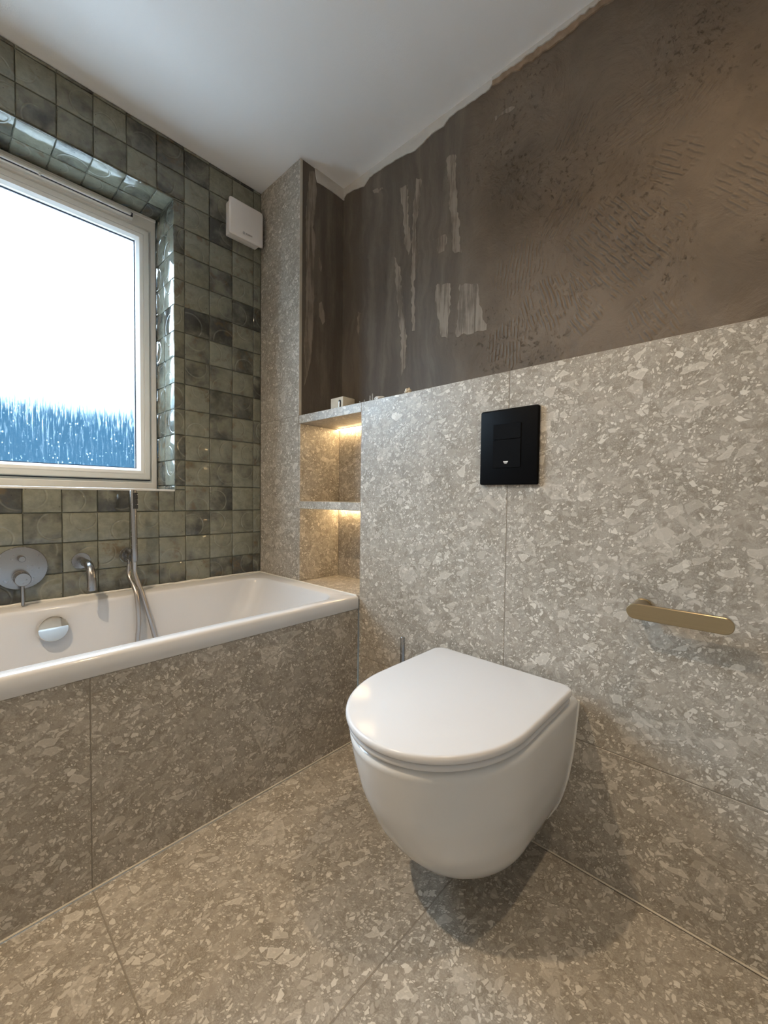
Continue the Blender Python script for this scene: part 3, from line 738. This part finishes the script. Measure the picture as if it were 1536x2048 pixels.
def lidslab(name, z0, z1, xb, xf, w, L_, edge, crown=0.0, rc=.028):
    bm = bm_new(); LL = []
    def outline(d, z):
        xbb, xff, ww, ll = xb-d, xf-d, w-d, L_-d*.6
        pts = []; r = rc
        for k in range(7):
            a = math.radians(90*k/6); pts.append((xbb-r+r*math.cos(a), YC+ww-r+r*math.sin(a), z))
        for k in range(41):
            a = math.pi*k/40; pts.append((-(xff-ll)-ll*math.sin(a)**.97, YC+ww*math.cos(a), z))
        for k in range(7):
            a = math.radians(-90+90*k/6); pts.append((xbb-r+r*math.cos(a), YC-ww+r+r*math.sin(a), z))
        return pts
    h = z1-z0
    for d, z in ((edge, z0), (edge*.25, z0+h*.15), (0, z0+h*.35), (0, z0+h*.6), (edge*.3, z0+h*.85), (edge, z0+h*.96), (edge*2.2, z1)):
        LL.append(outline(d, z))
    add_loops(bm, LL); return mesh_world(name, bm, M['seat'], t0, True, 50)
lidslab('seat', .4105, .4235, -.030, .500, .1885, .235, .003)
lidslab('lid', .4255, .4415, -.026, .505, .1915, .235, .003)
for s in (-1, 1):
    bm = bm_new(); add_lathe(bm, (-.052, YC+s*.085, .4065), (0, 0, 1), [(0, .012), (.006, .012), (.006, 0)], 20); mesh_world('hinge', bm, M['chrome'], t0)
# white sealant where the pan meets the wall
bm = bm_new()
pts = [(-.002, YC-smooth_interp(z, zk, wk)-.0005, z) for z in [.082+.02*k for k in range(17)]]
add_tube(bm, pts, .003, 8); mesh_world('sealant', bm, M['silicone_white'], t0); bm = bm_new()
pts = [(-.002, YC+smooth_interp(z, zk, wk)+.0005, z) for z in [.082+.02*k for k in range(17)]]
add_tube(bm, pts, .003, 8); mesh_world('sealant', bm, M['silicone_white'], t0)

# ---- flush plate
e = obj_empty('flush_plate', (0, -1.2255, .909), 'black rectangular flush plate on the wall above the toilet', 'flush plate')
bm = bm_new(); L = []
for d, x in ((.0, -.0002), (.0, -.0085), (.0007, -.0100), (.0022, -.0106)):
    L.append([(x, y, z) for y, z in rrect(-1.305+d, -1.146-d, .909+d, 1.106-d, .005, 5)])
add_loops(bm, L); pp = mesh_world('plate', bm, M['black'], e, True, 30)
for z0, z1 in ((.953, 1.0262), (1.0274, 1.067)):
    bm = bm_new(); L = []
    for d, x in ((0, -.0100), (0, -.0116), (.0006, -.0121)):
        L.append([(x, y, z) for y, z in rrect(-1.261+d, -1.184-d, z0+d, z1-d, .002, 3)])
    add_loops(bm, L); b_ = mesh_world('button', bm, M['black'], e, True, 30)
    if z0 < 1:
        bm = bm_new(); ey, ez = -1.2215, .9675
        add_poly(bm, [(-.0119, ey+.0068, ez+.0026), (-.0119, ey-.0068, ez+.0026), (-.0119, ey-.0062, ez+.0002), (-.0119, ey+.0062, ez+.0002)], (-.0005, 0, 0))
        for k, (hw_, zz) in enumerate(((.0056, -.0006), (.0048, -.0017), (.0036, -.0028))):
            add_poly(bm, [(-.0119, ey+hw_, ez+zz), (-.0119, ey-hw_, ez+zz), (-.0119, ey-hw_+.0004, ez+zz-.0007), (-.0119, ey+hw_-.0004, ez+zz-.0007)], (-.0005, 0, 0))
        mesh_world('emblem', bm, M['logo_white'], b_, False)

# ---- paper holder
e = obj_empty('toilet_roll_holder', (0, -1.538, .648), 'brushed brass toilet roll bar beside the toilet', 'toilet roll holder')
bm = bm_new(); add_lathe(bm, (-.0002, -1.537, .648), (-1, 0, 0), [(0, .0165), (.004, .0168), (.0045, .0150), (.056, .0150), (.056, 0)], 40); mesh_world('post', bm, M['brass'], e, True, 30)
bm = bm_new(); L = []
def stadium(y0, y1, zc, r, d, n=14):
    out = []
    for k in range(n+1):
        a = math.radians(-90+180*k/n); out.append((y1+(r-d)*math.cos(a), zc+(r-d)*math.sin(a)))
    for k in range(n+1):
        a = math.radians(90+180*k/n); out.append((y0+(r-d)*math.cos(a), zc+(r-d)*math.sin(a)))
    return out
for d, x in ((.001, -.0545), (0, -.0555), (0, -.0625), (.0012, -.0638)):
    L.append([(x, y, z) for y, z in stadium(-1.674, -1.5345, .648, .0155, d)])
add_loops(bm, L); mesh_world('bar', bm, M['brass'], e, True, 30)

# ---- toilet brush behind the pan
e = obj_empty('toilet_brush', (-.07, -.93, 0), 'slim steel brush handle sticking up behind the toilet', 'toilet brush')
bm = bm_new(); add_lathe(bm, (-.07, -.93, .001), (0, 0, 1), [(0, .040), (.004, .042), (.22, .042), (.223, .039), (.223, .012)], 32); mesh_world('holder', bm, M['steel'], e, True, 30)
bm = bm_new(); add_tube(bm, [(-.07, -.93, .21), (-.07, -.93, .30), (-.07, -.93, .449), (-.07, -.93, .452)], [.007, .007, .007, .005], 16); mesh_world('handle', bm, M['steel'], e, True, 40)

# ================================================================== THINGS LEFT ON THE LEDGE
e = obj_empty('plastic_bracket', (.10, -.42, HL), 'cream plastic block with a slot standing on the ledge corner', 'bracket')
bm = bm_new(); add_box(bm, .095, .160, -.462, -.385, HL, HL+.072, .003, 2); mesh_world('body', bm, M['cream'], e)
bm = bm_new(); sl = rrect(-.4505, -.4345, HL+.002, HL+.060, .0078, 6)
L = [[(.0955, y2, z2) for y2, z2 in sl], [(.0945, y2, z2) for y2, z2 in sl]]
add_loops(bm, L); so = mesh_world('slot', bm, M['dark'], e, False)
bm = bm_new(); add_tube(bm, [(.093, -.4425, HL+.006), (.093, -.4425, HL+.052)], .0032, 12); mesh_world('rod', bm, M['chrome'], so)

def screw(x, y, h, lab):
    e = obj_empty('screw', (x, y, HL), lab, 'screw')
    bm = bm_new(); add_lathe(bm, (x, y, HL), (0, 0, 1), [(0, .0058), (.0022, .0058), (.004, .0035), (.0041, .0026)], 16); mesh_world('head', bm, M['chrome'], e, True, 30)
    bm = bm_new(); prof = []
    k = 0
    while k*.0016 < h-.006: prof.append((.004+k*.0016, .0028 if k % 2 else .0020)); k += 1
    prof.append((h, .0004)); add_lathe(bm, (x, y, HL), (0, 0, 1), prof, 12); mesh_world('shank', bm, M['chrome'], e, True, 30)
screw(.030, -.628, .016, 'short screw on the ledge nearest the cream block')
screw(.034, -.648, .019, 'middle one of the small screws on the ledge')
screw(.030, -.680, .028, 'small screw on the ledge, second tallest, left of the tallest one')
screw(.030, -.692, .034, 'tallest small screw on the ledge beside the white flake')
def chip(name, cx, cy, w_, d_, h_, mat, lab, cat):
    bm = bm_new(); bmesh.ops.create_icosphere(bm, subdivisions=3, radius=1)
    rr = random.Random(len(lab)); ph = [rr.uniform(0, 6) for _ in range(6)]
    for v in bm.verts:
        k = 1+.22*math.sin(4*v.co.x+ph[0])*math.cos(5*v.co.y+ph[1])+.16*math.sin(7*v.co.z+5*v.co.y+ph[2])
        v.co = Vector((v.co.x*d_/2*k, v.co.y*w_/2*k, max(-.35, v.co.z)*h_/1.35*k))
    zmin = min(v.co.z for v in bm.verts)
    for v in bm.verts: v.co += Vector((cx, cy, HL-zmin))
    return tag(mesh_world(name, bm, mat, None, True, 30), lab, cat)
chip('plaster_flake', .022, -.735, .050, .03, .012, M['whiteskim'], 'flat white plaster flake lying on the half wall ledge', 'debris')
chip('sealant_blob', .014, -.868, .022, .02, .016, M['cream'], 'small cream sealant blob on the half wall ledge', 'debris')

# ================================================================== LIGHTS OF THE ROOM
# LED strips hidden at the back of the two niche soffits
for z, lab in ((HL-.0331, 'warm glowing light strip under the top slab of the niche'), (.8231, 'warm glowing light strip under the middle niche shelf')):
    e = obj_empty('led_strip', (.196, -.49, z), lab, 'light strip')
    box('channel', .190, .2035, -W2+.004, -W1-.0135, z-.0018, z-.0002, M['upvc'], e)
    box('diffuser', .1955, .2020, -W2+.006, -W1-.0155, z-.0042, z-.0018, M['led'], e)
# recessed ceiling lamps
for i, (x, y, share) in enumerate(LAMPS):
    e = obj_empty('ceiling_downlight', (x, y, H), ('recessed white ceiling downlight over the bath side of the room', 'recessed white ceiling downlight over the toilet side of the room')[i], 'downlight', 'ceiling downlights')
    bm = bm_new(); o = Vector((x, y, H)); n = 32
    def lp(r, z): return [o+Vector((r*math.cos(2*math.pi*k/n), r*math.sin(2*math.pi*k/n), z)) for k in range(n)]
    add_loops(bm, [lp(.046, -.0003), lp(.045, -.004), lp(.034, -.005), lp(.030, -.002), lp(.030, -.0003)], False, False)
    mesh_world('bezel', bm, M['upvc'], e)
    bm = bm_new(); add_lathe(bm, (x, y, H-.0003), (0, 0, -1), [(0, .030), (.0012, .030), (.0012, 0)], 32); mesh_world('lens', bm, M['lamp'], e)
    sp_ = bpy.data.lights.new('downlight_beam', 'SPOT'); sp_.energy = LAMP_WATT*share; sp_.color = LAMP_COL; sp_.shadow_soft_size = .028
    sp_.spot_size = math.radians(150); sp_.spot_blend = 1.0
    so_ = bpy.data.objects.new('downlight_beam', sp_); C.objects.link(so_); so_.location = (0, 0, -.012); so_.parent = e
